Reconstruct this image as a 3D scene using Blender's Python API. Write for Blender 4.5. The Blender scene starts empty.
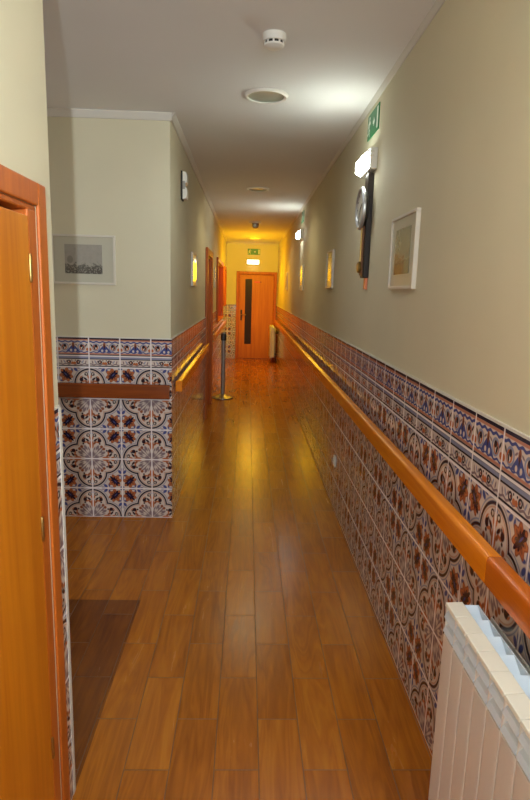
import bpy, bmesh, math, random
from mathutils import Vector, Matrix
random.seed(7)
S = bpy.context.scene
COL = S.collection
PI = math.pi

# ------------------------------------------------------------------ measured layout (metres)
EYE = 1.655
XR = 0.710        # face of the right-hand wall tiles
XL = -0.519       # face of the far left-hand wall tiles
XW = -0.540       # face of the near left-hand wall
YW = 1.671        # end of the near left-hand wall (alcove starts)
YA = 4.034        # face of the alcove back wall
YE = 14.296       # end wall
ZC = 2.765        # ceiling
YB = -3.2         # wall behind the camera
XA = -2.7         # far side of the alcove
TV = 0.22         # tile height
WT = 1.305        # top of the tiled dado

# ------------------------------------------------------------------ node helpers
class G:
    """tiny expression builder for shader math"""
    nt = None
    def __init__(s, sock): s.s = sock
    @staticmethod
    def m(op, *a, clamp=False):
        n = G.nt.nodes.new('ShaderNodeMath'); n.operation = op; n.use_clamp = clamp
        for i, v in enumerate(a):
            if isinstance(v, G): G.nt.links.new(v.s, n.inputs[i])
            else: n.inputs[i].default_value = v
        return G(n.outputs[0])
    def __add__(s, o): return G.m('ADD', s, o)
    __radd__ = __add__
    def __sub__(s, o): return G.m('SUBTRACT', s, o)
    def __rsub__(s, o): return G.m('SUBTRACT', o, s)
    def __mul__(s, o): return G.m('MULTIPLY', s, o)
    __rmul__ = __mul__
    def __truediv__(s, o): return G.m('DIVIDE', s, o)
def gabs(a): return G.m('ABSOLUTE', a)
def gmin(a, b): return G.m('MINIMUM', a, b)
def gmax(a, b): return G.m('MAXIMUM', a, b)
def gfloor(a): return G.m('FLOOR', a)
def gfract(a): return G.m('FRACT', a)
def gsin(a): return G.m('SINE', a)
def gsqrt(a): return G.m('SQRT', a)
def below(d, r, w=0.02):           # 1 where d < r, soft over w
    return G.m('MULTIPLY_ADD', d, -1.0 / w, r / w + 0.5, clamp=True)
def gstep(a, t): return G.m('GREATER_THAN', a, t)
def dist(x, y, cx, cy):
    dx, dy = x - cx, y - cy
    return gsqrt(dx * dx + dy * dy)
def disc(x, y, cx, cy, r): return below(dist(x, y, cx, cy), r)
def ring(x, y, cx, cy, r, w): return below(gabs(dist(x, y, cx, cy) - r), w)
def ell(x, y, cx, cy, ang, ra, rb):
    c, s_ = math.cos(ang), math.sin(ang)
    dx, dy = x - cx, y - cy
    p = (dx * c + dy * s_) * (1 / ra); q = (dy * c - dx * s_) * (1 / rb)
    return below(gsqrt(p * p + q * q), 1.0, 0.02 / min(ra, rb))
def band(v, a, b): return below(gabs(v - (a + b) / 2), (b - a) / 2)
def mixc(base, mask, col):
    n = G.nt.nodes.new('ShaderNodeMix'); n.data_type = 'RGBA'
    if isinstance(mask, G): G.nt.links.new(mask.s, n.inputs[0])
    else: n.inputs[0].default_value = mask
    for k, v in ((6, base), (7, col)):
        if isinstance(v, (tuple, list)): n.inputs[k].default_value = (*v[:3], 1)
        else: G.nt.links.new(v, n.inputs[k])
    return n.outputs[2]
def srgb(r, g, b):
    f = lambda c: c / 12.92 if c <= 0.04045 else ((c + 0.055) / 1.055) ** 2.4
    return (f(r / 255), f(g / 255), f(b / 255))

def mat(name, col=(.8, .8, .8), rough=.5, metal=0.0, spec=.5, emit=None, estr=0, coat=0):
    m = bpy.data.materials.new(name); m.use_nodes = True
    b = m.node_tree.nodes['Principled BSDF']
    b.inputs['Base Color'].default_value = (*col, 1)
    b.inputs['Roughness'].default_value = rough
    b.inputs['Metallic'].default_value = metal
    b.inputs['Specular IOR Level'].default_value = spec
    b.inputs['Coat Weight'].default_value = coat
    if emit:
        b.inputs['Emission Color'].default_value = (*emit, 1)
        b.inputs['Emission Strength'].default_value = estr
    return m
def bsdf(m): return m.node_tree.nodes['Principled BSDF']
def tex(nt, kind, vec=None, **kw):
    n = nt.nodes.new(kind)
    for k, v in kw.items(): n.inputs[k].default_value = v
    if vec is not None: nt.links.new(vec, n.inputs['Vector'])
    return n
def coords(nt, scale, out='Object'):
    tc = nt.nodes.new('ShaderNodeTexCoord'); mp = nt.nodes.new('ShaderNodeMapping')
    mp.inputs['Scale'].default_value = scale
    nt.links.new(tc.outputs[out], mp.inputs['Vector'])
    return mp.outputs['Vector']
def ramp(nt, fac, stops):
    r = nt.nodes.new('ShaderNodeValToRGB')
    e = r.color_ramp.elements
    while len(e) < len(stops): e.new(0.5)
    for k, (p, c) in enumerate(stops):
        e[k].position = p; e[k].color = (*c, 1)
    nt.links.new(fac, r.inputs['Fac'])
    return r.outputs['Color']
def bump(m, height, strength=.2, distance=.002):
    nt = m.node_tree; b = nt.nodes.new('ShaderNodeBump')
    b.inputs['Strength'].default_value = strength; b.inputs['Distance'].default_value = distance
    nt.links.new(height, b.inputs['Height']); nt.links.new(b.outputs['Normal'], bsdf(m).inputs['Normal'])

def wood(name, dark, light, grain=(14, 14, 1.1), rough=.42, coat=0, spec=.3):
    m = mat(name, light, rough, spec=spec, coat=coat); nt = m.node_tree
    bsdf(m).inputs['Coat Roughness'].default_value = .12
    v = coords(nt, grain)
    n = tex(nt, 'ShaderNodeTexNoise', v, Scale=2.0, Detail=6.0, Roughness=.62, Distortion=.6)
    c = ramp(nt, n.outputs['Fac'], [(.25, dark), (.5, [(a + b) / 2 for a, b in zip(dark, light)]), (.75, light)])
    nt.links.new(c, bsdf(m).inputs['Base Color'])
    return m

def paint(name, col, var=.04):
    m = mat(name, col, .75, spec=.25); nt = m.node_tree
    v = coords(nt, (1, 1, 1))
    n = tex(nt, 'ShaderNodeTexNoise', v, Scale=1.3, Detail=3.0)
    c = ramp(nt, n.outputs['Fac'], [(.3, [x * (1 - var) for x in col]), (.7, [min(1, x * (1 + var)) for x in col])])
    nt.links.new(c, bsdf(m).inputs['Base Color'])
    f = tex(nt, 'ShaderNodeTexNoise', v, Scale=180.0, Detail=2.0)
    bump(m, f.outputs['Fac'], .12, .001)
    return m

def tile_material():
    m = mat('painted_tile', (.8, .75, .68), .16, spec=.5); nt = m.node_tree; G.nt = nt
    uv = nt.nodes.new('ShaderNodeUVMap'); uv.uv_map = 'UVMap'
    sp = nt.nodes.new('ShaderNodeSeparateXYZ'); nt.links.new(uv.outputs['UV'], sp.inputs[0])
    u, v = G(sp.outputs['X']), G(sp.outputs['Y'])
    CREAM, NAVY, ORANGE = srgb(212, 198, 188), srgb(34, 24, 48), srgb(184, 106, 64)
    RUST, BLUE, PALE, MAUVE = srgb(146, 84, 56), srgb(72, 80, 138), srgb(138, 142, 166), srgb(132, 112, 118)
    GROUT, INK = srgb(230, 224, 224), srgb(48, 30, 40)
    uu = G.m('PINGPONG', u, 1.0); vv = G.m('PINGPONG', v, 1.0)
    a, b = gmax(uu, vv), gmin(uu, vv)
    s = (a + b) * .70711; t = (a - b) * .70711
    # --- field tile: quarter of a four-lobed medallion with a flower in the opposite corner
    c = CREAM
    dq = dist(a, b, .46, 0.0)
    c = mixc(c, below(gabs(dq - .545), .012), PALE)
    # blue sprigs by the flower corner
    for (cx, cy, an, ra, rb) in ((.92, .44, .9, .075, .045), (.985, .66, 1.45, .085, .03), (.90, .56, .2, .06, .03), (.985, .985, .785, .06, .045), (.975, .36, 1.4, .06, .022)):
        c = mixc(c, ell(a, b, cx, cy, an, ra, rb), BLUE)
    # flower
    fx, fy = s - 1.062, t
    ang = G.m('ARCTAN2', fy, fx)
    rad = gsqrt(fx * fx + fy * fy)
    edge = G.m('COSINE', ang * 7.0) * .034 + .205
    c = mixc(c, below(rad - edge, 0.0), RUST)
    c = mixc(c, below(gabs(rad - edge + .05), .020), ORANGE)
    star = G.m('COSINE', ang * 9.0) * .03
    q = gsqrt(fx * fx * .42 + fy * fy * 2.1)
    c = mixc(c, below(q + star, .12), NAVY)
    c = mixc(c, ell(s, t, 1.09, 0.0, 0.0, .055, .016), BLUE)
    # medallion ring
    inside = below(dq, .485)
    c = mixc(c, inside, CREAM)
    c = mixc(c, below(gabs(dq - .425), .011), srgb(188, 148, 126))
    c = mixc(c, below(gabs(dq - .478), .026), NAVY)
    # leaves around the medallion centre
    for (cx, cy, an, ra, rb, col) in ((.22, .22, .785, .20, .085, MAUVE), (.36, .19, .45, .10, .045, MAUVE), (.15, .045, .2, .11, .035, MAUVE),
                                      (.47, .035, .0, .12, .04, ORANGE), (.53, .11, .7, .07, .035, RUST), (.40, .33, .785, .05, .05, RUST), (.33, .09, .4, .075, .022, MAUVE)):
        c = mixc(c, ell(a, b, cx, cy, an, ra, rb), col)
    c = mixc(c, ell(s, t, .33, 0.0, 0.0, .16, .022), CREAM)
    c = mixc(c, ell(a, b, .25, .155, .5, .075, .022), CREAM)
    # commas in the lobe
    c = mixc(c, disc(a, b, .625, .215, .105), ORANGE)
    c = mixc(c, disc(a, b, .655, .185, .075), CREAM)
    c = mixc(c, disc(a, b, .60, .265, .062), INK)
    c = mixc(c, ell(a, b, .655, .235, -.5, .05, .026), INK)
    c = mixc(c, ell(a, b, .625, .135, .9, .075, .032), INK)
    c = mixc(c, ell(a, b, .70, .05, .3, .07, .024), ORANGE)
    c = mixc(c, ring(a, b, .785, .105, .044, .014), INK)
    c = mixc(c, disc(a, b, .765, .14, .026), INK)
    c = mixc(c, disc(a, b, .85, .03, .026), PALE)
    c = mixc(c, disc(a, b, .50, .27, .030), INK)
    field = c
    # --- the two border tiles, mirrored about the tile's middle
    fu = gfract(u)
    mm = gabs(fu - .5) * 2.0                      # 0 middle, 1 tile edge
    h1 = (v - 5.36) * (1 / .572)                  # 0..1 up the tall border
    wav = gsin(u * (2 * PI * 5)) * .025
    x1 = mm * .87                                  # comparable units with h1
    c = CREAM
    c = mixc(c, below(gabs(h1 - .77 - wav), .04), BLUE)
    c = mixc(c, below(gabs(h1 - .21 + wav), .03), BLUE)
    tri = G.m('MULTIPLY_ADD', h1, -.9, .60)
    c = mixc(c, below(x1 - tri, 0.0) * band(h1, .22, .56), BLUE)
    c = mixc(c, ell(x1, h1, .12, .30, 0, .06, .07), CREAM)
    c = mixc(c, ell(x1, h1, 0.0, .60, 0, .075, .15), RUST)
    c = mixc(c, ell(x1, h1, 0.0, .50, 0, .03, .13), NAVY)
    c = mixc(c, ell(x1, h1, .17, .60, -.5, .085, .03), MAUVE)
    c = mixc(c, ring(x1, h1, .46, .48, .185, .035), PALE)
    c = mixc(c, disc(x1, h1, .50, .47, .15), ORANGE)
    c = mixc(c, disc(x1, h1, .52, .44, .09), CREAM)
    c = mixc(c, disc(x1, h1, .46, .55, .085), INK)
    c = mixc(c, ell(x1, h1, .55, .43, 1.2, .10, .04), INK)
    c = mixc(c, disc(x1, h1, .80, .36, .085), ORANGE)
    c = mixc(c, ell(x1, h1, .72, .58, 1.0, .09, .035), INK)
    c = mixc(c, band(h1, .84, .92), srgb(186, 126, 104))
    c = mixc(c, gstep(h1, .915), NAVY)
    c = mixc(c, band(h1, .09, .165), srgb(186, 126, 104))
    c = mixc(c, band(h1, .015, .085), NAVY)
    b1 = c
    h2 = (v - 5.0) * (1 / .36)
    x2 = mm * 1.35
    c = CREAM
    c = mixc(c, below(gabs(h2 - .26 - wav * 1.6), .05), MAUVE)
    c = mixc(c, disc(x2, h2, .10, .36, .12), ORANGE)
    c = mixc(c, ring(x2, h2, .40, .46, .13, .045), INK)
    c = mixc(c, disc(x2, h2, .36, .46, .065), RUST)
    c = mixc(c, ell(x2, h2, .80, .48, 1.1, .16, .05), PALE)
    c = mixc(c, ell(x2, h2, .62, .50, -1.0, .13, .045), MAUVE)
    c = mixc(c, ell(x2, h2, 1.05, .45, 1.3, .15, .05), MAUVE)
    c = mixc(c, disc(x2, h2, .15, .60, .05), INK)
    c = mixc(c, band(h2, .70, .78), NAVY)
    c = mixc(c, gstep(h2, .78), PALE)
    c = mixc(c, gstep(h2, .93), NAVY)
    c = mixc(c, band(h2, .06, .15), NAVY)
    b2 = c
    c = mixc(field, gstep(v, 5.0), b2)
    c = mixc(c, gstep(v, 5.36), b1)
    # grout
    gu = gmin(fu, 1.0 - fu)
    gv = gabs(v - G.m('ROUND', gmin(v, 5.0)))
    gv = gmin(gv, gabs(v - 5.36))
    gr = gmin(gu, gv)
    gm = below(gr, .020, .012)
    c = mixc(c, gm, GROUT)
    # slight glaze variation
    n = tex(nt, 'ShaderNodeTexNoise', uv.outputs['UV'], Scale=2.2, Detail=3.0)
    hv = nt.nodes.new('ShaderNodeHueSaturation'); nt.links.new(c, hv.inputs['Color'])
    hv.inputs['Saturation'].default_value = 1.0
    vr = G.m('MULTIPLY_ADD', G(n.outputs['Fac']), .25, .87); nt.links.new(vr.s, hv.inputs['Value'])
    nt.links.new(hv.outputs['Color'], bsdf(m).inputs['Base Color'])
    ro = gm * .45 + .10; nt.links.new(ro.s, bsdf(m).inputs['Roughness'])
    hgt = 1.0 - gm; bump(m, hgt.s, .25, .0015)
    return m

def plank_material(name, cols, grout, rough):
    m = mat(name, cols[1], rough, spec=.5); nt = m.node_tree; G.nt = nt
    tc = nt.nodes.new('ShaderNodeTexCoord')
    sp = nt.nodes.new('ShaderNodeSeparateXYZ'); nt.links.new(tc.outputs['Object'], sp.inputs[0])
    x, y = G(sp.outputs['X']), G(sp.outputs['Y'])
    cx = (x - .075) * (1 / .157)
    col = gfloor(cx)
    par = G.m('PINGPONG', col, 1.0)
    ry = (y - 1.757) * (1 / .4915) + (1.0 - par) * .5
    row = gfloor(ry)
    fx, fy = gfract(cx), gfract(ry)
    ex = gmin(fx, 1.0 - fx) * .157; ey = gmin(fy, 1.0 - fy) * .4915
    e = gmin(ex, ey)
    gm = below(e, .0018, .0015)
    wn = nt.nodes.new('ShaderNodeTexWhiteNoise'); wn.noise_dimensions = '2D'
    cb = nt.nodes.new('ShaderNodeCombineXYZ'); nt.links.new(col.s, cb.inputs[0]); nt.links.new(row.s, cb.inputs[1])
    nt.links.new(cb.outputs[0], wn.inputs['Vector'])
    rnd = G(wn.outputs['Value'])
    cv = nt.nodes.new('ShaderNodeCombineXYZ')
    gx = x * 11.0 + rnd * 37.0; gy = y * 1.1 + rnd * 91.0
    nt.links.new(gx.s, cv.inputs[0]); nt.links.new(gy.s, cv.inputs[1])
    n1 = tex(nt, 'ShaderNodeTexNoise', cv.outputs[0], Scale=1.6, Detail=7.0, Roughness=.62, Distortion=.8)
    wv = tex(nt, 'ShaderNodeTexNoise', cv.outputs[0], Scale=.7, Detail=2.0, Distortion=2.5)
    rings = G.m('PINGPONG', G(wv.outputs['Fac']) * 9.0, 1.0)
    fac = G(n1.outputs['Fac']) * .62 + rings * .16 + (rnd - .5) * .16 + .07
    c = ramp(nt, fac.s, [(.25, cols[0]), (.48, cols[1]), (.72, cols[2])])
    c = mixc(c, gm * .9, grout)
    nt.links.new(c, bsdf(m).inputs['Base Color'])
    r2 = G(n1.outputs['Fac']) * .14 + (rough - .07) + gm * .3
    nt.links.new(r2.s, bsdf(m).inputs['Roughness'])
    hgt = (1.0 - gm) + G(n1.outputs['Fac']) * .15; bump(m, hgt.s, .15, .001)
    return m

# ------------------------------------------------------------------ materials
M = {}
M['wall'] = paint('wall_paint', srgb(212, 205, 178))
M['ceil'] = paint('ceiling_paint', srgb(228, 227, 224), .02)
M['trim'] = paint('cornice_paint', srgb(214, 210, 200), .02)
M['tile'] = tile_material()
M['floor'] = plank_material('plank_tile', [srgb(140, 76, 8), srgb(174, 101, 16), srgb(196, 122, 28)], srgb(112, 78, 42), .25)
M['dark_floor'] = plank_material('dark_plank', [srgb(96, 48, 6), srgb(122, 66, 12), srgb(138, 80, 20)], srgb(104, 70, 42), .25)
M['door'] = wood('orange_door_wood', srgb(182, 98, 12), srgb(212, 132, 26), (10, 10, .6))
M['frame'] = wood('door_frame_wood', srgb(166, 82, 24), srgb(198, 106, 34), (12, 12, .8))
M['rail'] = wood('handrail_wood', srgb(212, 112, 4), srgb(240, 146, 10), (20, 1.0, 20), .26, .5)
M['rail_red'] = wood('red_handrail_wood', srgb(168, 78, 4), srgb(206, 108, 10), (20, 1.0, 20), .26, .5)
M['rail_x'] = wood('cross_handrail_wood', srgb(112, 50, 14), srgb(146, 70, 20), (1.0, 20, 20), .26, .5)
M['white'] = mat('white_plastic', srgb(232, 230, 222), .4)
M['offwhite'] = mat('cream_enamel', srgb(226, 222, 208), .35)
M['enamel'] = mat('white_enamel', srgb(222, 220, 216), .3)
M['fin'] = mat('cool_lit_fin_enamel', srgb(208, 222, 236), .3)  # white enamel with the cool light on it tinted into the colour
M['black'] = mat('black_plastic', srgb(28, 27, 26), .4)
M['dark'] = mat('dark_slot', srgb(38, 32, 24), .6)
M['chrome'] = mat('chrome', srgb(196, 198, 200), .35, .7)
M['steel'] = mat('brushed_steel', srgb(150, 148, 144), .3, .7)
M['brass'] = mat('brass', srgb(170, 140, 84), .35, 1.0)
M['copper'] = mat('copper_plate', srgb(206, 128, 96), .4, .6)
M['green'] = mat('sign_green', srgb(24, 118, 66), .4)
M['signwhite'] = mat('sign_white', srgb(226, 234, 222), .4)
M['red'] = mat('sticker_red', srgb(214, 60, 50), .4)
M['picframe'] = mat('white_picture_frame', srgb(214, 208, 194), .4)
M['mount'] = mat('picture_mount', srgb(190, 187, 168), .3, coat=.2)
M['slit'] = mat('dark_door_glass', srgb(52, 36, 16), .35, spec=.12)
M['clockdark'] = wood('dark_clock_wood', srgb(34, 26, 22), srgb(54, 42, 34), (20, 20, 2))
M['clockbrown'] = wood('brown_clock_wood', srgb(112, 72, 40), srgb(140, 92, 52), (20, 20, 2))
M['dial'] = mat('clock_dial', srgb(190, 186, 172), .3)
M['copperpost'] = mat('gunmetal', srgb(164, 158, 150), .28, .6)
M['lamp'] = mat('lit_diffuser', (.9, .9, .9), .4, emit=(.93, 1.0, .90), estr=26)
M['lamp_dim'] = mat('dimmer_lit_diffuser', (.9, .9, .9), .4, emit=(1.0, 1.0, .80), estr=2.6)
M['glassdark'] = mat('downlight_reflector', srgb(158, 166, 148), .3, .1)
M['pane'] = mat('shutter_wood', srgb(140, 70, 20), .25)

def print_material(name, seed, base, lo):
    """a faded landscape print: pale sky, dark treeline and a busy foreground"""
    m = mat(name, base, .25, coat=.7); nt = m.node_tree; G.nt = nt
    tc = nt.nodes.new('ShaderNodeTexCoord')
    sp = nt.nodes.new('ShaderNodeSeparateXYZ'); nt.links.new(tc.outputs['UV'], sp.inputs[0])
    u, v = G(sp.outputs['X']), G(sp.outputs['Y'])
    mp = nt.nodes.new('ShaderNodeMapping'); nt.links.new(tc.outputs['UV'], mp.inputs['Vector'])
    mp.inputs['Location'].default_value = (seed, seed * 2, 0); mp.inputs['Scale'].default_value = (1.4, 1, 1)
    n = tex(nt, 'ShaderNodeTexNoise', mp.outputs[0], Scale=5.0, Detail=5.0, Roughness=.65)
    n2 = tex(nt, 'ShaderNodeTexNoise', mp.outputs[0], Scale=16.0, Detail=3.0)
    line = v - .30 - (G(n.outputs['Fac']) - .5) * .9
    ground = below(line, 0.0, .06)
    tree = ell(u, v, .14, .48, 0, .08, .13)
    c = mixc(base, G(n.outputs['Fac']) * .35, lo)
    c = mixc(c, ground * .75, lo)
    c = mixc(c, gmax(tree, below(v, .2, .2)) * .4, lo)
    hl = below(1.0 - G(n2.outputs['Fac']), .44, .08) * ground
    c = mixc(c, hl * .6, base)
    nt.links.new(c, bsdf(m).inputs['Base Color'])
    return m
M['print_gray'] = print_material('faded_print_sea', 3.1, srgb(172, 167, 156), srgb(64, 60, 54))
M['print_pale'] = print_material('faded_print_village', 7.7, srgb(140, 142, 118), srgb(84, 82, 62))
M['print_far'] = print_material('faded_print_hill', 12.4, srgb(150, 132, 92), srgb(96, 70, 40))

# ------------------------------------------------------------------ mesh helpers
def link(name, bm, m, parent=None, smooth=False, bev=0, seg=2):
    bmesh.ops.recalc_face_normals(bm, faces=bm.faces[:])
    me = bpy.data.meshes.new(name); bm.to_mesh(me); bm.free()
    mats = m if isinstance(m, (list, tuple)) else [m]
    for x in mats: me.materials.append(x)
    o = bpy.data.objects.new(name, me); COL.objects.link(o)
    if parent is not None: o.parent = parent
    if smooth:
        for f in me.polygons: f.use_smooth = True
        me.set_sharp_from_angle(angle=math.radians(35))
    if bev:
        b = o.modifiers.new('edge', 'BEVEL'); b.width = bev; b.segments = seg; b.limit_method = 'ANGLE'
    return o
def box(bm, x0, x1, y0, y1, z0, z1, mi=0):
    vs = [bm.verts.new(p) for p in ((x0, y0, z0), (x1, y0, z0), (x1, y1, z0), (x0, y1, z0), (x0, y0, z1), (x1, y0, z1), (x1, y1, z1), (x0, y1, z1))]
    fs = [bm.faces.new([vs[i] for i in f]) for f in ((3, 2, 1, 0), (4, 5, 6, 7), (0, 1, 5, 4), (1, 2, 6, 5), (2, 3, 7, 6), (3, 0, 4, 7))]
    for f in fs: f.material_index = mi
    return fs
def frame_of(axis):
    w = Vector(axis).normalized()
    u = Vector((0, 0, 1)) if abs(w.z) < .9 else Vector((1, 0, 0))
    u = (u - w * u.dot(w)).normalized()
    return u, w.cross(u), w
def lathe(bm, prof, origin, axis=(0, 0, 1), n=32, sx=1.0):
    """prof: (radius, height along the axis)"""
    u, v, w = frame_of(axis); o = Vector(origin); rows = []
    for r, h in prof:
        if r < 1e-6: rows.append([bm.verts.new(o + w * h)])
        else: rows.append([bm.verts.new(o + w * h + (u * math.cos(2 * PI * k / n) + v * math.sin(2 * PI * k / n) * sx) * r) for k in range(n)])
    for a, b in zip(rows, rows[1:]):
        for k in range(n):
            k2 = (k + 1) % n
            if len(a) == 1 and len(b) == 1: continue
            if len(a) == 1: bm.faces.new((a[0], b[k], b[k2]))
            elif len(b) == 1: bm.faces.new((a[k], a[k2], b[0]))
            else: bm.faces.new((a[k], a[k2], b[k2], b[k]))
    for row in (rows[0], rows[-1]):
        if len(row) > 1: bm.faces.new(row)
def prism(bm, pts, p0, p1, mi=0):
    """pts: closed outline as 3-D points at p0; extruded by p1-p0"""
    d = Vector(p1) - Vector(p0)
    a = [bm.verts.new(Vector(q)) for q in pts]; b = [bm.verts.new(Vector(q) + d) for q in pts]
    n = len(a)
    fs = [bm.faces.new(a), bm.faces.new(b[::-1])]
    for k in range(n): fs.append(bm.faces.new((a[k], a[(k + 1) % n], b[(k + 1) % n], b[k])))
    for f in fs: f.material_index = mi
def tube(bm, pts, r, n=12):
    rows = []
    for k, p in enumerate(pts):
        p = Vector(p); d = (Vector(pts[min(k + 1, len(pts) - 1)]) - Vector(pts[max(k - 1, 0)])).normalized()
        u, v, w = frame_of(d)
        rows.append([bm.verts.new(p + (u * math.cos(2 * PI * j / n) + v * math.sin(2 * PI * j / n)) * r) for j in range(n)])
    for a, b in zip(rows, rows[1:]):
        for k in range(n): bm.faces.new((a[k], a[(k + 1) % n], b[(k + 1) % n], b[k]))
    bm.faces.new(rows[0][::-1]); bm.faces.new(rows[-1])
def thing(name, label, cat, loc=(0, 0, 0), group=None, rot=(0, 0, 0)):
    o = bpy.data.objects.new(name, None); COL.objects.link(o)
    o.location = loc; o.rotation_euler = rot; o.empty_display_size = .1
    o['label'] = label; o['category'] = cat
    if group: o['group'] = group
    return o
def struct(o):
    o['kind'] = 'structure'; return o
def copy_thing(o, loc, label, rot=None):
    c = o.copy(); COL.objects.link(c); c.location = loc; c['label'] = label
    if rot is not None: c.rotation_euler = rot
    for ch in o.children:
        k = ch.copy(); COL.objects.link(k); k.parent = c
        for g in ch.children:
            q = g.copy(); COL.objects.link(q); q.parent = k
    return c
NB = bmesh.new
def set_uv(o, fu, fv):
    """fu(co, normal), fv(co) give tile units"""
    me = o.data; uv = me.uv_layers.new(name='UVMap')
    for p in me.polygons:
        for li in p.loop_indices:
            co = me.vertices[me.loops[li].vertex_index].co
            uv.data[li].uv = (fu(co, p.normal), fv(co))

# ------------------------------------------------------------------ setting
TH = .008      # tiles stand this far off the plaster
bm = NB(); box(bm, XA - .2, XR + .25, YB - .2, YE + .2, -.1, 0); floor = struct(link('floor', bm, M['floor']))
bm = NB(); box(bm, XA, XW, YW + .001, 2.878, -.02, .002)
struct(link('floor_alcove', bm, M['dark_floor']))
bm = NB(); box(bm, XA - .2, XR + .25, YB - .2, YE + .2, ZC, ZC + .1); struct(link('ceiling', bm, M['ceil']))

def wall_with_holes(name, x0, x1, y0, y1, holes):
    """a wall block running along Y, holes = [(ya, yb, za, zb)] right through it, in order of Y"""
    bm = NB(); y = y0
    for ya, yb, za, zb in holes:
        box(bm, x0, x1, y, ya, 0, ZC)
        if za > 0: box(bm, x0, x1, ya, yb, 0, za)
        box(bm, x0, x1, ya, yb, zb, ZC)
        y = yb
    box(bm, x0, x1, y, y1, 0, ZC)
    return struct(link(name, bm, M['wall']))
def dado(parent, boxes, fu):
    bm = NB()
    for b in boxes: box(bm, *b)
    o = link('tile_dado', bm, M['tile'], parent)
    set_uv(o, fu, lambda c: c.z / TV)
    return o
def caps(parent, boxes):
    bm = NB()
    for b in boxes: box(bm, *b)
    return link('tile_capping', bm, M['trim'], parent)
# right wall
wr = wall_with_holes('wall_right', XR + TH, XR + .22, YB, YE + .15, [])
TR = .1997
dado(wr, [(XR, XR + TH, YB, YE, 0, WT)], lambda c, n: (c.y - 1.517) / TR + 40)
caps(wr, [(XR + .001, XR + TH, YB, YE, WT, WT + .008)])
# near left wall, with the door opening
DY0, DY1, DZ = .58, 1.55, 1.85
WT0 = .003   # plaster of the near wall
wl = wall_with_holes('wall_left', XW - .17, XW - WT0, YB, YW - .002, [(DY0, DY1, 0, DZ)])
dado(wl, [(XW - WT0, XW, YB, DY0 - .06, 0, WT), (XW - WT0, XW, DY1 + .06, YW, 0, WT), (XW - .17, XW - WT0, YW - .002, YW + .006, 0, WT)],
     lambda c, n: ((c.y if abs(n.x) > .5 else c.x) - YW) / .21 + 30.3)
caps(wl, [(XW - .006, XW + .0015, YW - .014, YW + .0075, 0, WT), (XW - WT0, XW - .0005, DY1 + .06, YW, WT, WT + .008)])
# the alcove's near side, behind the near wall
bm = NB(); box(bm, XA, XW - .17, YW - .16, YW - .01, 0, ZC); struct(link('wall_alcove_near', bm, M['wall']))
bm = NB(); box(bm, XA - .15, XA, YW - .16, YA, 0, ZC); struct(link('wall_alcove_side', bm, M['wall']))
# alcove back wall
TX = .2135
bm = NB(); box(bm, XA - .15, XL - .13, YA + TH, YA + .15, 0, ZC); box(bm, XL - .13, XL - TH, YA + TH, YA + .15, 0, ZC)
wa = struct(link('wall_alcove', bm, M['wall']))
dado(wa, [(XA, XL, YA, YA + TH, 0, WT)], lambda c, n: (c.x + 1.090) / TX + 20 if abs(n.y) > .5 else (c.x + 1.09) / TX + 20)
caps(wa, [(XA, XL, YA + .001, YA + TH, WT, WT + .008)])
# far left wall with one doorway and two hatches
D2 = (7.42, 8.36, 0.0, 2.08); H1 = (9.97, 12.05, 1.10, 2.11); H2 = (12.85, 13.75, WT, 2.09)
wf = wall_with_holes('wall_corridor', XL - TH - .14, XL - TH, YA + .15, YE, [D2, H1, H2])
dado(wf, [(XL - TH, XL, YA + TH, D2[0] - .09, 0, WT), (XL - TH, XL, D2[1] + .09, H1[0], 0, WT), (XL - TH, XL, H1[0], H1[1], 0, H1[2]), (XL - TH, XL, H1[1], YE, 0, WT)],
     lambda c, n: (c.y - YA) / .205 + 41.4)
caps(wf, [(XL - TH, XL - .001, YA + TH, D2[0] - .09, WT, WT + .008), (XL - TH, XL - .001, D2[1] + .09, H1[0] - .07, WT, WT + .008), (XL - TH, XL - .001, H1[1] + .07, H2[0] - .07, WT, WT + .008)])
# end wall
EX0, EX1, EZ = -.215, .645, 2.045
bm = NB()
box(bm, XL - .2, EX0, YE + TH, YE + .15, 0, ZC); box(bm, EX1, XR + .2, YE + TH, YE + .15, 0, ZC); box(bm, EX0, EX1, YE + TH, YE + .15, EZ, ZC)
we = struct(link('wall_end', bm, M['wall']))
dado(we, [(XL, EX0 - .06, YE, YE + TH, 0, WT)], lambda c, n: (c.x + .27) / .21 + 20)
caps(we, [(XL, EX0 - .06, YE + .001, YE + TH, WT, WT + .008)])
bm = NB(); box(bm, XL - .3, XR + .3, YB - .15, YB, 0, ZC); struct(link('wall_back', bm, M['wall']))
# cornices
def cornice(name, pts, p0, p1):
    bm = NB(); prism(bm, pts, p0, p1); return struct(link(name, bm, M['trim']))
c = .035
z0 = ZC - .032
cornice('trim_1', [(XR + TH, YB, ZC), (XR + TH - .022, YB, ZC), (XR + TH - .02, YB, ZC - .006), (XR + TH - .006, YB, ZC - .022), (XR + TH, YB, ZC - .022)], (0, YB, 0), (0, YE, 0))
cornice('trim_2', [(XL - TH, YA, ZC), (XL - TH + c, YA - .035, ZC), (XL - TH + c, YA - .035, ZC - .008), (XL - TH + .012, YA, z0), (XL - TH, YA, z0)], (0, YA, 0), (0, YE, 0))
cornice('trim_3', [(XA, YA + TH, ZC), (XA, YA + TH - c, ZC), (XA, YA + TH - c, ZC - .008), (XA, YA + TH - .012, z0 - .012), (XA, YA + TH, z0 - .012)], (XA, 0, 0), (XL - TH + .012, 0, 0))
cornice('trim_4', [(XL, YE + TH, ZC), (XL, YE + TH - c, ZC), (XL, YE + TH - c, ZC - .008), (XL, YE + TH - .01, z0), (XL, YE + TH, z0)], (XL, 0, 0), (XR, 0, 0))

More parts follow.
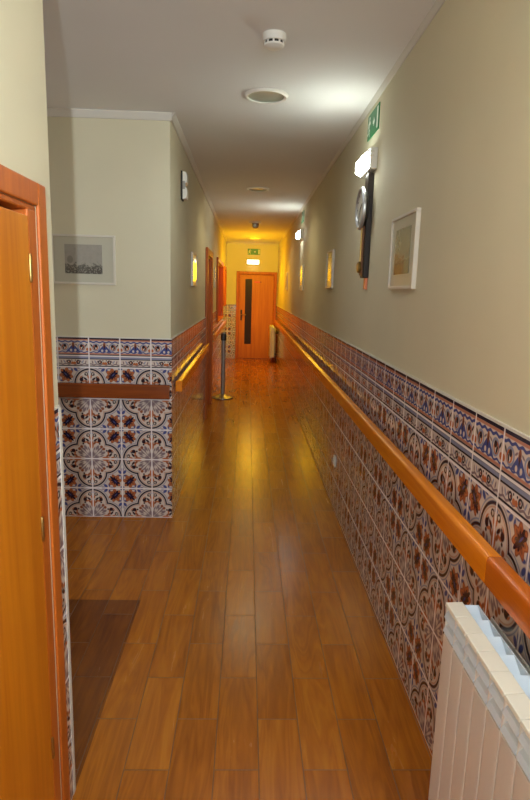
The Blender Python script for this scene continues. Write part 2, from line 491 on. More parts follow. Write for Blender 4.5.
# ------------------------------------------------------------------ doors and hatches
def architrave(parent, x, y0, y1, z0, z1, w, t, m, side=1, sill=False):
    """frame round an opening in a wall facing +X at x; opening y0..y1, z0..z1"""
    bm = NB()
    box(bm, x, x + t, y0 - w, y0, z0, z1 + w); box(bm, x, x + t, y1, y1 + w, z0, z1 + w); box(bm, x, x + t, y0, y1, z1, z1 + w)
    box(bm, x - .14, x, y0 - .002, y0 + .015, z0, z1); box(bm, x - .14, x, y1 - .015, y1 + .002, z0, z1); box(bm, x - .14, x, y0, y1, z1 - .015, z1 + .002)
    return link('door_frame', bm, m, parent, bev=.006)
def lever(parent, x, y, z, d, m):
    bm = NB()
    box(bm, x, x + .006, y - .02, y + .02, z - .11, z + .11)
    tube(bm, [(x, y, z), (x + .045, y, z), (x + .052, y + d * .02, z), (x + .052, y + d * .12, z)], .009)
    return link('handle', bm, m, parent, smooth=True)
# door 1: near left
d1 = bpy.data.objects.new('door_1', None); COL.objects.link(d1); struct(d1)
X0 = XW - WT0
architrave(d1, X0, DY0, DY1, 0, DZ, .058, .009, M['frame'])
bm = NB(); box(bm, X0 - .05, X0 + .003, DY1 - .063, DY1 - .013, 0, DZ - .012); box(bm, X0 - .05, X0 + .003, DY0 + .013, DY0 + .063, 0, DZ - .012); link('jamb', bm, M['frame'], d1, bev=.004)
bm = NB(); box(bm, X0 - .035, X0 + .004, DY0 + .066, DY1 - .066, .006, DZ - .03)
leaf = link('door_leaf', bm, M['door'], d1, bev=.003)
for z in (1.695, 1.01, .335):
    bm = NB(); lathe(bm, [(.0, -.036), (.003, -.034), (.0045, -.030), (.0045, .030), (.003, .034), (0, .036)], (X0 + .006, DY1 - .070, z), n=12)
    for k in (-.018, 0, .018): lathe(bm, [(.0052, k - .0015), (.0052, k + .0015)], (X0 + .006, DY1 - .070, z), n=12)
    link('hinge', bm, M['brass'], d1, smooth=True)
# door 2: far left
d2 = bpy.data.objects.new('door_2', None); COL.objects.link(d2); struct(d2)
X1 = XL - TH
architrave(d2, X1, D2[0], D2[1], 0, D2[3], .085, .032, M['frame'])
bm = NB(); box(bm, X1 - .10, X1 - .06, D2[0] + .018, D2[1] - .018, .006, D2[3] - .018)
link('door_leaf', bm, M['door'], d2, bev=.003)
lever(d2, X1 - .06, D2[0] + .10, 1.0, 1, M['brass'])
# hatches
for k, H in ((1, H1), (2, H2)):
    w = bpy.data.objects.new('window_%d' % k, None); COL.objects.link(w); struct(w)
    f = architrave(w, X1, H[0], H[1], H[2], H[3], .075, .03, M['frame']); f.name = 'window_frame'
    bm = NB(); box(bm, X1 - .10, X1 - .07, H[0] + .017, (H[0] + H[1]) / 2 - .002, H[2] + .03, H[3] - .018)
    box(bm, X1 - .10, X1 - .07, (H[0] + H[1]) / 2 + .002, H[1] - .017, H[2] + .03, H[3] - .018)
    link('shutter', bm, M['door'], w, bev=.004)
    bm = NB(); box(bm, X1 - .12, X1 + .04, H[0] - .07, H[1] + .07, H[2] + .001, H[2] + .027)
    link('window_sill', bm, M['frame'], w, bev=.004)
# door 3: end of the corridor
d3 = bpy.data.objects.new('door_3', None); COL.objects.link(d3); struct(d3)
bm = NB(); Y = YE + TH
box(bm, EX0 - .06, EX0, Y - .03, Y, 0, EZ + .06); box(bm, EX1, EX1 + .06, Y - .03, Y, 0, EZ + .06); box(bm, EX0, EX1, Y - .03, Y, EZ, EZ + .06)
box(bm, EX0 - .001, EX0 + .015, Y, Y + .14, 0, EZ); box(bm, EX1 - .015, EX1 + .001, Y, Y + .14, 0, EZ); box(bm, EX0, EX1, Y, Y + .14, EZ - .015, EZ + .001)
link('door_frame', bm, M['frame'], d3, bev=.006)
bm = NB(); SX0, SX1, SZ0, SZ1 = -.06, .105, .355, 1.93; a, b = EX0 + .017, EX1 - .017; y0, y1 = Y + .02, Y + .06
box(bm, a, SX0, y0, y1, .006, EZ - .018); box(bm, SX1, b, y0, y1, .006, EZ - .018); box(bm, SX0, SX1, y0, y1, .006, SZ0); box(bm, SX0, SX1, y0, y1, SZ1, EZ - .018)
leaf = link('door_leaf', bm, M['door'], d3)
bm = NB(); box(bm, SX0, SX1, y0 + .014, y0 + .022, SZ0, SZ1); link('glass_slit', bm, M['slit'], d3)
bm = NB(); box(bm, -.165, -.125, y0 - .006, y0 + .001, .93, 1.19); link('lock_plate', bm, M['clockdark'], d3, bev=.002)
bm = NB(); tube(bm, [(-.145, y0 - .002, 1.07), (-.145, y0 - .05, 1.07), (-.12, y0 - .055, 1.07), (-.03, y0 - .055, 1.07)], .011); link('handle', bm, M['brass'], d3, smooth=True)
bm = NB(); box(bm, .16, .30, y0 - .002, y0 + .001, 1.845, 1.875); link('sticker', bm, M['red'], d3)
bm = NB(); box(bm, .305, .325, y0 - .002, y0 + .001, 1.845, 1.875); link('sticker_mark', bm, M['black'], d3)

# ------------------------------------------------------------------ handrails
def rail_profile(w=.05, h=.098, n=5):
    """outline in (across, up) of a flat-sided rail with a rounded top and eased foot"""
    pts = []; r = .012
    pts += [(0.006, 0), (w - .006, 0), (w, .006)]
    for k in range(n + 1): a_ = PI / 2 * k / n; pts.append((w - r + r * math.cos(a_), h - r + r * math.sin(a_)))
    for k in range(n + 1): a_ = PI / 2 * k / n; pts.append((r - r * math.sin(a_), h - r + r * math.cos(a_)))
    pts.append((0, .006))
    return pts
ZR = .922
def rail_y(name, root, xface, sgn, y0, y1, m, h=.08):
    """sgn=+1: rail stands out from a wall facing +X"""
    bm = NB(); prof = rail_profile(.046, h)
    prism(bm, [(xface + sgn * a_, y0, 1.0 - h + b_) for a_, b_ in prof], (0, y0, 0), (0, y1, 0))
    return link(name, bm, m, root, smooth=True)
def bracket(root, x_wall, x_rail, y):
    bm = NB(); d = 1 if x_rail > x_wall else -1
    lathe(bm, [(0, 0), (.03, 0), (.03, .004), (.026, .007), (0, .007)], (x_wall, y, ZR - .03), (d, 0, 0), 20)
    tube(bm, [(x_wall, y, ZR - .03), ((x_wall + x_rail) / 2, y, ZR - .035), (x_rail + d * .012, y, ZR - .02), (x_rail + d * .022, y, ZR + .004)], .008)
    return link('bracket', bm, M['steel'], root, smooth=True)
hr = thing('handrail', 'long orange wood handrail along the right-hand tiled wall above the radiators', 'handrail', (0, 0, 0))
XF = XR - .035
rail_y('rail_section', hr, XF, -1, 1.372, YE - .45, M['rail'])
o = rail_y('rail_section', hr, XF, -1, -1.6, 1.368, M['rail_red']); o['label'] = 'redder nearest length of handrail'
for y in (.5, 1.9, 3.3, 4.7, 6.1, 7.5, 8.9, 10.3, 11.7, 13.1): bracket(hr, XR, XF, y)
hl = thing('handrail', 'golden wood handrail on the left wall between the corner and the first door frame', 'handrail')
XG = XL + .012
rail_y('rail', hl, XG, 1, 4.16, 7.20, M['rail'])
for y in (4.6, 5.7, 6.8): bracket(hl, XL, XG, y)
h2 = thing('handrail', 'short wood handrail on the left wall beyond the door, behind the steel post', 'handrail')
rail_y('rail', h2, XG, 1, 8.52, 13.4, M['rail'])
for y in (9.0, 10.2, 11.4, 12.6): bracket(h2, XL, XG, y)
h3 = thing('handrail', 'dark red-brown handrail across the tiled alcove wall under the framed picture', 'handrail')
bm = NB(); prism(bm, [(XA + .3, YA - .03 - a_, ZR - .025 + b_ * 1.02) for a_, b_ in rail_profile()], (XA + .3, 0, 0), (XL - .008, 0, 0))
link('rail', bm, M['rail_x'], h3, smooth=True)
for x in (-2.0, -1.3, -.7):
    bm = NB(); lathe(bm, [(0, 0), (.03, 0), (.03, .004), (.026, .007), (0, .007)], (x, YA, ZR + .02), (0, -1, 0), 20)
    tube(bm, [(x, YA, ZR + .02), (x, YA - .034, ZR + .02)], .008); link('bracket', bm, M['steel'], h3, smooth=True)

# ------------------------------------------------------------------ pictures
def picture(label, cx, y, z, w, h, face, pm, mw=.09, group=None, fw=.014, fd=.02, base=0.0):
    """face: '+X', '-X' or '-Y' = where the picture looks; built in local axes (x along, y out towards viewer is -y)"""
    rot = {'-Y': 0, '-X': -PI / 2, '+X': PI / 2}[face]
    t = thing('framed_picture', label, 'picture', (cx, y, z), group, (0, 0, rot))
    bm = NB()
    box(bm, -w / 2, w / 2, -fd, 0, h / 2 - fw, h / 2); box(bm, -w / 2, w / 2, -fd, 0, -h / 2, -h / 2 + fw)
    box(bm, -w / 2, -w / 2 + fw, -fd, 0, -h / 2 + fw, h / 2 - fw); box(bm, w / 2 - fw, w / 2, -fd, 0, -h / 2 + fw, h / 2 - fw)
    link('frame', bm, M['picframe'], t, bev=.002)
    bm = NB(); box(bm, -w / 2 + fw - .001, w / 2 - fw + .001, -fd + .007, -.002, -h / 2 + fw - .001, h / 2 - fw + .001)
    link('mount', bm, M['mount'], t)
    bm = NB(); x0, x1, z0_, z1_ = -w / 2 + mw, w / 2 - mw, -h / 2 + mw * .8, h / 2 - mw * .72
    box(bm, x0, x1, -fd + .0055, -fd + .008, z0_, z1_)
    o = link('print', bm, pm, t)
    uv = o.data.uv_layers.new(name='UVMap')
    for p in o.data.polygons:
        for li in p.loop_indices:
            co = o.data.vertices[o.data.loops[li].vertex_index].co
            uv.data[li].uv = ((co.x - x0) / (x1 - x0), (co.z - z0_) / (z1_ - z0_))
    return t
PW = XR + TH; PL = XL - TH
picture('white framed grey print of a shore scene over the tiled alcove wall', -1.106, YA + TH, 1.828, .425, .325, '-Y', M['print_gray'], .088)
GR = 'framed prints on the right wall'
picture('pale framed print nearest the camera on the right wall above the handrail', PW, 2.715, 1.848, .43, .335, '-X', M['print_pale'], .085, GR)
picture('small glazed print past the clock on the right wall, mirroring golden light', PW, 5.115, 1.852, .36, .32, '-X', M['print_pale'], .08, GR)
picture('small framed print below the far wall lamp on the right wall', PW, 7.80, 1.836, .37, .32, '-X', M['print_far'], .08, GR)
picture('dim framed print farthest along the right wall, near the end radiator', PW, 10.75, 1.838, .34, .32, '-X', M['print_far'], .08, GR)
GL = 'framed prints on the left wall'
picture('glazed print on the left wall between the corner and the first door', PL, 5.72, 1.836, .46, .31, '+X', M['print_far'], .08, GL)
picture('tiny framed print on the left wall between the door and the hatch', PL, 9.28, 1.836, .28, .31, '+X', M['print_far'], .08, GL)

# ------------------------------------------------------------------ emergency lamps and exit signs (built looking along -Y)
def lamp_body(label):
    t = thing('emergency_lamp', label, 'lamp', (0, 0, 0), 'lit emergency lamps')
    bm = NB(); box(bm, -.155, .155, -.042, 0, -.058, .058); link('housing', bm, M['white'], t, bev=.006)
    bm = NB()
    q0 = [(-.145, -.042, -.052), (.145, -.042, -.052), (.145, -.042, .050), (-.145, -.042, .050)]
    q1 = [(-.10, -.080, -.042), (.10, -.080, -.042), (.10, -.080, .018), (-.10, -.080, .018)]
    a_ = [bm.verts.new(p) for p in q0]; b_ = [bm.verts.new(p) for p in q1]
    bm.faces.new(a_[::-1]); bm.faces.new(b_)
    for k in range(4): bm.faces.new((a_[k], a_[(k + 1) % 4], b_[(k + 1) % 4], b_[k]))
    link('diffuser', bm, M['lamp'], t, bev=.006)
    for z in (.012, .034):
        bm = NB(); box(bm, .140, .158, -.058, -.02, z - .005, z + .005); link('clip', bm, M['offwhite'], t, bev=.001)
    return t
def sign_body(label, w, h):
    t = thing('exit_sign', label, 'exit sign', (0, 0, 0), 'green exit signs')
    bm = NB(); box(bm, -w / 2, w / 2, -.006, 0, -h / 2, h / 2); link('panel', bm, M['green'], t, bev=.001)
    e = .0075; s = h
    def flat(pts, y0=-e, y1=-.0055):
        bm = NB(); prism(bm, [(x, y0, z) for x, z in pts], (0, y0, 0), (0, y1, 0)); return bm
    # white doorway at the right
    x0 = w / 2 - .30 * s
    bm = flat([(x0, -.40 * s), (x0 + .20 * s, -.40 * s), (x0 + .20 * s, .40 * s), (x0, .40 * s)])
    link('door_symbol', bm, M['signwhite'], t)
    # arrow in the middle
    ax = .08 * w
    pts = [(-.15, .06), (.0, .06), (.0, .17), (.17, 0), (.0, -.17), (.0, -.06), (-.15, -.06)]
    link('arrow_symbol', flat([(ax + x * s, z * s) for x, z in pts]), M['signwhite'], t)
    # running figure at the left
    mx = -w / 2 + .34 * s
    bm = NB()
    def limb(p, q, r):
        p, q = Vector((p[0], p[1])), Vector((q[0], q[1])); d = (q - p).normalized(); n = Vector((-d.y, d.x)) * r
        prism(bm, [(mx + v.x * s, -e, v.y * s) for v in (p + n - d * r, q + n + d * r, q - n + d * r, p - n - d * r)], (0, -e, 0), (0, -.0055, 0))
    prism(bm, [(mx + (.07 + .075 * math.cos(k * PI / 6)) * s, -e, (.32 + .075 * math.sin(k * PI / 6)) * s) for k in range(12)], (0, -e, 0), (0, -.0055, 0))
    limb((.03, .20), (-.03, -.06), .055); limb((.03, .19), (-.15, .12), .028); limb((-.15, .12), (-.19, .0), .026)
    limb((.05, .18), (.17, .08), .028); limb((.17, .08), (.24, .15), .024)
    limb((-.02, -.07), (.12, -.17), .036); limb((.12, -.17), (.08, -.38), .032)
    limb((-.04, -.07), (-.10, -.24), .036); limb((-.10, -.24), (-.28, -.28), .030)
    link('figure_symbol', bm, M['signwhite'], t)
    return t
R = (0, 0, -PI / 2)
e1 = lamp_body('lit white emergency lamp above the wall clock on the right wall')
e1.location = (PW, 3.60, 2.412); e1.rotation_euler = R
copy_thing(e1, (PW, 8.05, 2.412), 'small lit lamp farther along the right wall, above a framed print', R)
e3 = copy_thing(e1, (.115, YE + TH, 2.33), 'glowing lamp over the door at the end of the corridor', (0, 0, 0))
for ch in e3.children:
    if ch.name.startswith('diffuser'): ch.data = ch.data.copy(); ch.data.materials[0] = M['lamp_dim']
s1 = sign_body('green exit sign on the right wall just above the near lamp', .30, .14)
s1.location = (PW, 3.61, 2.640); s1.rotation_euler = R
copy_thing(s1, (PW, 8.02, 2.640), 'far green exit sign seen edge-on on the right wall', R)
copy_thing(s1, (.13, YE + TH, 2.570), 'green exit sign above the glowing lamp over the end door', (0, 0, 0))

# ------------------------------------------------------------------ wall clock
ck = thing('wall_clock', 'dark long-case wall clock with round silver dial under the emergency lamp', 'clock', (PW, 3.55, 2.148), None, R)
bm = NB(); box(bm, -.045, .045, -.035, 0, -.40, .195); link('backboard', bm, M['clockdark'], ck, bev=.004)
bm = NB(); box(bm, -.024, .024, -.046, -.034, -.385, -.10); link('front_strip', bm, M['clockbrown'], ck, bev=.003)
bm = NB(); lathe(bm, [(0, .03), (.085, .03), (.095, .035), (.098, .053), (0, .053)], (0, 0, 0), (0, -1, 0), 40); link('drum', bm, M['black'], ck, smooth=True)
bm = NB(); lathe(bm, [(.098, .052), (.118, .052), (.122, .057), (.120, .067), (.110, .073), (.104, .071), (.102, .068), (.098, .060)], (0, 0, 0), (0, -1, 0), 48); link('bezel', bm, M['chrome'], ck, smooth=True)
bm = NB(); lathe(bm, [(0, .050), (.104, .050), (.104, .062), (0, .062)], (0, 0, 0), (0, -1, 0), 48); dial = link('dial', bm, M['dial'], ck)
for k in range(12):
    a_ = k * PI / 6; r0, r1 = .078, .094; d = (math.sin(a_), math.cos(a_)); n = (d[1] * .003, -d[0] * .003); bm = NB()
    prism(bm, [(d[0] * r0 + n[0], -.0635, d[1] * r0 + n[1]), (d[0] * r1 + n[0], -.0635, d[1] * r1 + n[1]), (d[0] * r1 - n[0], -.0635, d[1] * r1 - n[1]), (d[0] * r0 - n[0], -.0635, d[1] * r0 - n[1])], (0, -.0635, 0), (0, -.0618, 0))
    link('hour_mark', bm, M['black'], dial)
for ln, an in ((.05, 1.1), (.078, 3.6)):
    bm = NB(); d = (math.sin(an), math.cos(an)); n = (d[1] * .003, -d[0] * .003)
    prism(bm, [(n[0], -.065, n[1]), (d[0] * ln, -.065, d[1] * ln), (-n[0], -.065, -n[1])], (0, -.065, 0), (0, -.063, 0)); link('hand', bm, M['black'], dial)
bm = NB(); lathe(bm, [(0, .044), (.030, .044), (.034, .050), (.034, .058), (.026, .064), (0, .064)], (0, 0, -.338), (0, -1, 0), 28); link('pendulum_bob', bm, M['brass'], ck, smooth=True)
bm = NB(); box(bm, -.005, .005, -.052, -.045, -.31, -.08); link('pendulum_rod', bm, M['brass'], ck)
bm = NB(); box(bm, -.026, .026, -.016, 0, -.468, -.395); link('copper_plate', bm, M['copper'], ck, bev=.003)

# ------------------------------------------------------------------ ceiling fittings
def detector(label, x, y, r):
    t = thing('smoke_detector', label, 'smoke detector', (x, y, ZC), 'smoke detectors')
    bm = NB(); lathe(bm, [(0, 0), (r, 0), (r, -.012 * r / .05), (r * .96, -.03 * r / .05), (0, -.03 * r / .05)], (0, 0, 0), n=40); link('base', bm, M['white'], t, smooth=True)
    k = r / .05
    bm = NB(); lathe(bm, [(0, -.029 * k), (r * .80, -.029 * k), (r * .80, -.041 * k), (0, -.041 * k)], (0, 0, 0), n=40); link('vent_slot', bm, M['dark'], t, smooth=True)
    bm = NB()
    for q in range(10):
        a_ = q * PI / 5 + .2; c_, s_ = math.cos(a_), math.sin(a_); r0, r1 = r * .76, r * .86; w = r * .075
        prism(bm, [(c_ * r0 - s_ * w, s_ * r0 + c_ * w, -.0285 * k), (c_ * r1 - s_ * w, s_ * r1 + c_ * w, -.0285 * k), (c_ * r1 + s_ * w, s_ * r1 - c_ * w, -.0285 * k), (c_ * r0 + s_ * w, s_ * r0 - c_ * w, -.0285 * k)], (0, 0, 0), (0, 0, -.0125 * k))
    link('vent_rib', bm, M['white'], t)
    bm = NB(); lathe(bm, [(0, -.040 * k), (r * .86, -.040 * k), (r * .84, -.046 * k), (r * .6, -.053 * k), (0, -.055 * k)], (0, 0, 0), n=40); link('cap', bm, M['white'], t, smooth=True)
    return t
detector('round white smoke detector on the ceiling nearest the camera', .094, 2.80, .052)
t = thing('smoke_detector', 'far smoke detector hanging under a flat plate on the ceiling', 'smoke detector', (.105, 9.95, ZC), 'smoke detectors')
bm = NB(); lathe(bm, [(0, 0), (.105, 0), (.105, -.012), (.09, -.018), (0, -.018)], (0, 0, 0), n=36); link('base_plate', bm, M['white'], t, smooth=True)
bm = NB(); lathe(bm, [(0, -.017), (.055, -.017), (.058, -.05), (.045, -.085), (.02, -.098), (0, -.10)], (0, 0, 0), n=28); link('cap', bm, M['steel'], t, smooth=True)
def downlight(label, x, y, r, lit=False):
    t = thing('recessed_downlight', label, 'ceiling light', (x, y, ZC), 'recessed ceiling lights')
    bm = NB(); lathe(bm, [(r * .80, -.001), (r * .82, -.012), (r * .92, -.016), (r, -.008), (r, 0), (r * .97, 0)], (0, 0, 0), n=48)
    for f in [f for f in bm.faces if len(f.verts) > 4]: bm.faces.remove(f)
    link('trim_ring', bm, M['white'], t, smooth=True)
    bm = NB(); lathe(bm, [(0, -.0015), (r * .55, -.0015), (r * .74, -.004), (r * .83, -.009), (r * .83, -.001)], (0, 0, 0), n=48)
    for f in [f for f in bm.faces if len(f.verts) > 4]: bm.faces.remove(f)
    link('reflector', bm, M['glassdark'], t, smooth=True)
    return t
downlight('large round unlit downlight in the ceiling behind the near smoke detector', .083, 3.605, .128)
downlight('second round downlight in the ceiling, halfway down the corridor', .090, 6.74, .124)
downlight('farthest round downlight in the ceiling before the end door', .135, 12.9, .124)

# ------------------------------------------------------------------ wall sounder on the left
sd = thing('wall_sounder', 'small white two-lobed alarm sounder high on the left wall near the corner', 'alarm', (PL, 4.70, 2.43), None, (0, 0, PI / 2))
bm = NB(); box(bm, -.055, .055, -.014, 0, -.105, .105); link('back_plate', bm, M['dark'], sd, bev=.003)
bm = NB()
prof = []
for k in range(33):
    z = -.10 + .20 * k / 32; d = .042 + .006 * abs(math.sin(PI * (k / 32) * 2)) - (.012 if abs(k - 16) < 3 else 0) - (.015 if k in (0, 32) else 0)
    prof.append((d, z))
pts = [(-.05, -.014, -.10)] + [(-.05, -d, z) for d, z in prof] + [(-.05, -.014, .10)]
prism(bm, pts, (-.05, 0, 0), (.05, 0, 0)); link('horn_body', bm, M['white'], sd, bev=.003)
bm = NB(); box(bm, -.051, -.044, -.032, -.012, -.028, .030); link('label_recess', bm, M['copperpost'], sd)

# ------------------------------------------------------------------ steel queue post
ps = thing('barrier_post', 'steel queue barrier post on a round foot beside the left wall door', 'barrier post', (-.352, 8.88, 0))
bm = NB(); lathe(bm, [(0, 0), (.160, 0), (.163, .006), (.160, .016), (.12, .030), (.06, .052), (.036, .066), (0, .066)], (0, 0, 0), n=40); link('foot', bm, M['steel'], ps, smooth=True)
bm = NB(); lathe(bm, [(0, .06), (.032, .06), (.032, .90), (0, .90)], (0, 0, 0), n=28); link('pole', bm, M['copperpost'], ps, smooth=True)
bm = NB(); lathe(bm, [(0, .893), (.040, .895), (.044, .905), (.044, .985), (.038, .997), (0, .999)], (0, 0, 0), n=28); hd = link('belt_head', bm, M['black'], ps, smooth=True)
bm = NB(); box(bm, -.018, .018, -.052, -.04, .915, .975); link('belt_clip', bm, M['black'], hd, bev=.002)
bm = NB(); lathe(bm, [(0, .996), (.026, .997), (.026, 1.012), (.012, 1.024), (0, 1.025)], (0, 0, 0), n=24); link('cap', bm, M['steel'], ps, smooth=True)

# ------------------------------------------------------------------ wall socket
so = thing('wall_socket', 'small white electric socket low on the right tiled wall', 'socket', (XR, 4.335, .365), None, R)
bm = NB(); box(bm, -.042, .042, -.009, 0, -.042, .042); link('plate', bm, M['white'], so, bev=.006)
bm = NB(); lathe(bm, [(.030, .008), (.030, .014), (.026, .014), (.024, .010), (0, .010)], (0, 0, 0), (0, -1, 0), 28); link('rim', bm, M['white'], so, smooth=True)
for x in (-.0095, .0095):
    bm = NB(); lathe(bm, [(0, .0095), (.003, .0095), (.003, .0108), (0, .0108)], (x, 0, 0), (0, -1, 0), 12); link('pin_hole', bm, M['dark'], so)

# ------------------------------------------------------------------ radiators: local x along the wall, -y out from the wall
def radiator(label, y_end, n, sgn_label=None):
    """aluminium sectional radiator against the right wall; its far end at y_end, n sections towards the camera"""
    P = .0715; t = thing('radiator', label, 'radiator', (XR, y_end, 0), 'white sectional radiators', R)
    F = -.165; Z0, Z1 = .11, .855
    for k in range(n):
        x0 = k * P; x1 = x0 + P
        bm = NB()
        # front panel below the grille, slightly bowed
        xs = [x0 + .0015, x0 + .010, x0 + P * .5, x1 - .010, x1 - .0015]; dy = [.0009, .0, -.0003, .0, .0009]
        pts = [(x, F + d, Z0) for x, d in zip(xs, dy)] + [(x1 - .0015, F + .022, Z0), (x0 + .0015, F + .022, Z0)]
        prism(bm, pts, (0, 0, Z0), (0, 0, .765))
        # side cheeks of the grille, water way behind and fins
        box(bm, x0 + .001, x0 + .004, F + .002, F + .05, .76, .850); box(bm, x1 - .004, x1 - .001, F + .002, F + .05, .76, .850)
        box(bm, x0 + .022, x1 - .022, F + .022, -.055, Z0 + .02, .80)
        box(bm, x0 + .003, x1 - .003, -.075, -.070, Z0 + .03, .80)
        box(bm, x0 + .003, x1 - .003, -.042, -.037, Z0 + .05, .815)
        link('section', bm, M['enamel'], t, bev=.0012)
        bm = NB()
        # two curved deflector blades of the grille
        for zb, zt in ((.768, .803), (.808, .843)):
            q = [(x0 + .003, F + .004, zb), (x0 + .003, F - .002, zb + .006), (x0 + .003, F + .003, zb + .02), (x0 + .003, F + .018, zt), (x0 + .003, F + .022, zt - .003), (x0 + .003, F + .010, zb + .016)]
            prism(bm, q, (x0 + .003, 0, 0), (x1 - .003, 0, 0))
        link('grille', bm, M['fin'], t)
        bm = NB(); prism(bm, [(x0 + .001, F - .002, .846), (x0 + .001, F, .855), (x0 + .001, F + .043, .857), (x0 + .001, F + .048, .850), (x0 + .001, F + .048, .846)], (x0 + .001, 0, 0), (x1 - .001, 0, 0))
        o = link('top_plate', bm, M['offwhite'], t, bev=.0012)
        bm = NB()
        # slanted vanes behind the top plate, one to a section
        for yy in (F + .050,):
            q = [(x0 + .002, yy, .846), (x0 + .005, yy, .850), (x1 - .010, yy, .815), (x1 - .013, yy, .811)]
            prism(bm, q, (0, yy, 0), (0, yy + .034, 0))
            box(bm, x1 - .013, x1 - .001, yy, yy + .034, .806, .814)
        box(bm, x0 + .001, x1 - .001, F + .085, F + .088, .78, .848)
        link('fin', bm, M['fin'], t)
    L = n * P
    for z in (Z0 + .06, .745):
        bm = NB(); lathe(bm, [(.019, -.012), (.019, L + .012)], (0, -.095, z), (1, 0, 0), 20); link('header_pipe', bm, M['enamel'], t, smooth=True)
    for z in (.20, .70):
        bm = NB(); box(bm, P * .95, P * 1.05, -.07, -.001, z - .02, z + .02); link('wall_bracket', bm, M['dark'], t)
        if n > 4:
            bm = NB(); box(bm, P * (n - 1.05), P * (n - .95), -.07, -.001, z - .02, z + .02); link('wall_bracket', bm, M['dark'], t)
    # bleed valve and feed at the far end, by the wall
    bm = NB(); tube(bm, [(-.012, -.095, .745), (-.035, -.095, .745), (-.042, -.085, .745), (-.042, -.001, .745)], .011); link('feed_pipe', bm, M['chrome'], t, smooth=True)
    bm = NB(); lathe(bm, [(0, 0), (.016, 0), (.016, .03), (.011, .038), (0, .038)], (-.042, -.075, .750), n=16); link('valve', bm, M['chrome'], t, smooth=True)
    for z in (Z0 + .06,):
        bm = NB(); tube(bm, [(-.012, -.095, z), (-.03, -.095, z), (-.036, -.095, z - .008), (-.036, -.095, 0)], .010); link('return_pipe', bm, M['chrome'], t, smooth=True)
    return t
radiator('large white sectional radiator nearest the camera under the right handrail', 1.398, 13)
radiator('distant narrow white radiator beside the end door, seen end-on', 14.08, 9)

# ------------------------------------------------------------------ lights
def point(name, loc, col, e, r):
    l = bpy.data.lights.new(name, 'POINT'); l.color = col; l.energy = e; l.shadow_soft_size = r
    o = bpy.data.objects.new(name, l); COL.objects.link(o); o.location = loc
    return o
def spot(name, loc, col, e, r, ang, tgt):
    l = bpy.data.lights.new(name, 'SPOT'); l.color = col; l.energy = e; l.shadow_soft_size = r; l.spot_size = ang; l.spot_blend = .6
    o = bpy.data.objects.new(name, l); COL.objects.link(o); o.location = loc
    o.rotation_euler = (Vector(tgt) - Vector(loc)).to_track_quat('-Z', 'Y').to_euler()
    return o
def area(name, loc, tgt, sx, sy, col, e):
    l = bpy.data.lights.new(name, 'AREA'); l.shape = 'RECTANGLE'; l.size = sx; l.size_y = sy; l.color = col; l.energy = e
    o = bpy.data.objects.new(name, l); COL.objects.link(o); o.location = loc
    o.rotation_euler = (Vector(tgt) - Vector(loc)).to_track_quat('-Z', 'Y').to_euler()
    return o
FILL = (.96, .97, 1.0)
COOL = (.86, .94, 1.0)
lb = spot('lamp_behind', (.40, -2.0, 1.95), COOL, 330, .03, math.radians(76), (.40 - math.sin(math.radians(31)), -2.0 + math.cos(math.radians(31)), 1.95))   # wall spot behind the camera
lb.data.spot_blend = 1.0
point('side_lamp', (.62, .15, 2.15), COOL, 25, .08)                       # wall lamp beside the camera
area('hall_fill', (-.30, YB + .05, 1.35), (.30, 0, 1.2), .9, 2.0, (.82, .92, 1.0), 36)  # added soft cool fill behind the camera
area('alcove_fill', (XA + .05, 2.9, 1.6), (0, 2.9, 1.5), 1.0, 1.2, FILL, 4)  # weak fill added inside the alcove, no window stands here
NEAR, MID = (.86, .94, 1.0), (1.0, .88, .52)
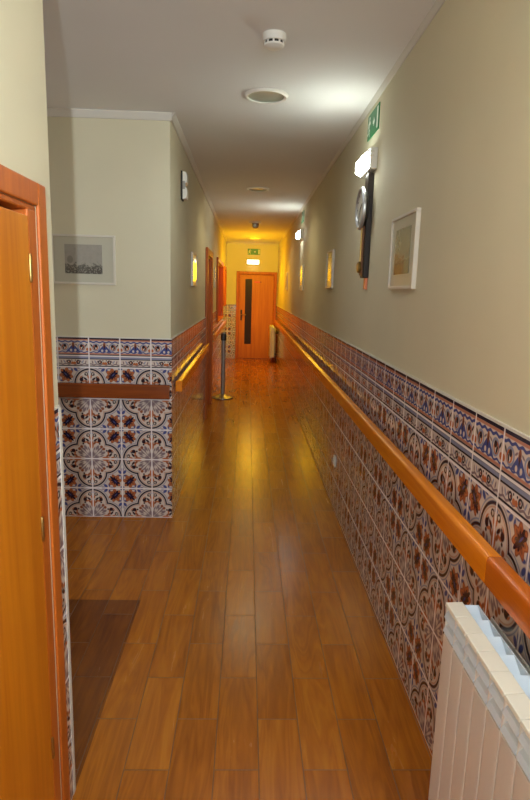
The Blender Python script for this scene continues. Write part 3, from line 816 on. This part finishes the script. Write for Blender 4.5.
for y, e, c, r in ((-.9, 7, NEAR, .1), (.47, 13, NEAR, .1), (3.605, 9, NEAR, .25), (6.74, 18, MID, .3), (9.9, 9, MID, .25)):  # added ceiling fill spots; the fittings themselves are unlit
    spot('downlight', (.085, y, ZC - .03), c, e, r, math.radians(172), (.085, y, 0))
WARM = (1.0, .53, .01)
point('end_lamp', (.10, 12.0, 2.0), WARM, 18, .2)                         # warm lamp near the end of the corridor
spot('end_floor_fill', (.135, 12.9, ZC - .04), WARM, 44, .1, math.radians(110), (.135, 12.9, 0))  # added warm spots, here and next, brightening the far floor
spot('end_floor_fill', (.10, 10.6, ZC - .04), WARM, 34, .1, math.radians(110), (.10, 10.6, 0))
spot('end_wall_fill', (.10, 11.6, 2.45), (1.0, .64, .005), 95, .1, math.radians(75), (.10, 14.3, 1.95))  # added warm spot that yellows the end wall, no fitting

w = bpy.data.worlds.new('world'); S.world = w; w.use_nodes = True
w.node_tree.nodes['Background'].inputs[0].default_value = (.5, .5, .5, 1)
w.node_tree.nodes['Background'].inputs[1].default_value = 0.05

# ------------------------------------------------------------------ camera
yaw, pit, roll, f = .0346, -.1862, .0279, 578.6
F_ = Vector((math.sin(yaw) * math.cos(pit), math.cos(yaw) * math.cos(pit), math.sin(pit)))
R_ = Vector((math.cos(yaw), -math.sin(yaw), 0)); U_ = R_.cross(F_)
R2 = R_ * math.cos(roll) + U_ * math.sin(roll); U2 = U_ * math.cos(roll) - R_ * math.sin(roll)
cd = bpy.data.cameras.new('camera'); cam = bpy.data.objects.new('camera', cd); COL.objects.link(cam)
cd.sensor_fit = 'VERTICAL'; cd.sensor_height = 36; cd.sensor_width = 36; cd.lens = f / 800 * 36; cd.clip_start = .02
m = Matrix((R2, U2, -F_)).transposed().to_4x4(); m.translation = (0, 0, EYE); cam.matrix_world = m
S.camera = cam

vs = S.view_settings
S.display_settings.display_device = 'sRGB'
vs.view_transform = 'Standard'; vs.look = 'None'; vs.gamma = 1.0; vs.use_curve_mapping = False; vs.exposure = 0.5
S.cycles.max_bounces = 10; S.cycles.diffuse_bounces = 6; S.cycles.glossy_bounces = 5
S.cycles.use_denoising = True
S.cycles.sample_clamp_indirect = 8
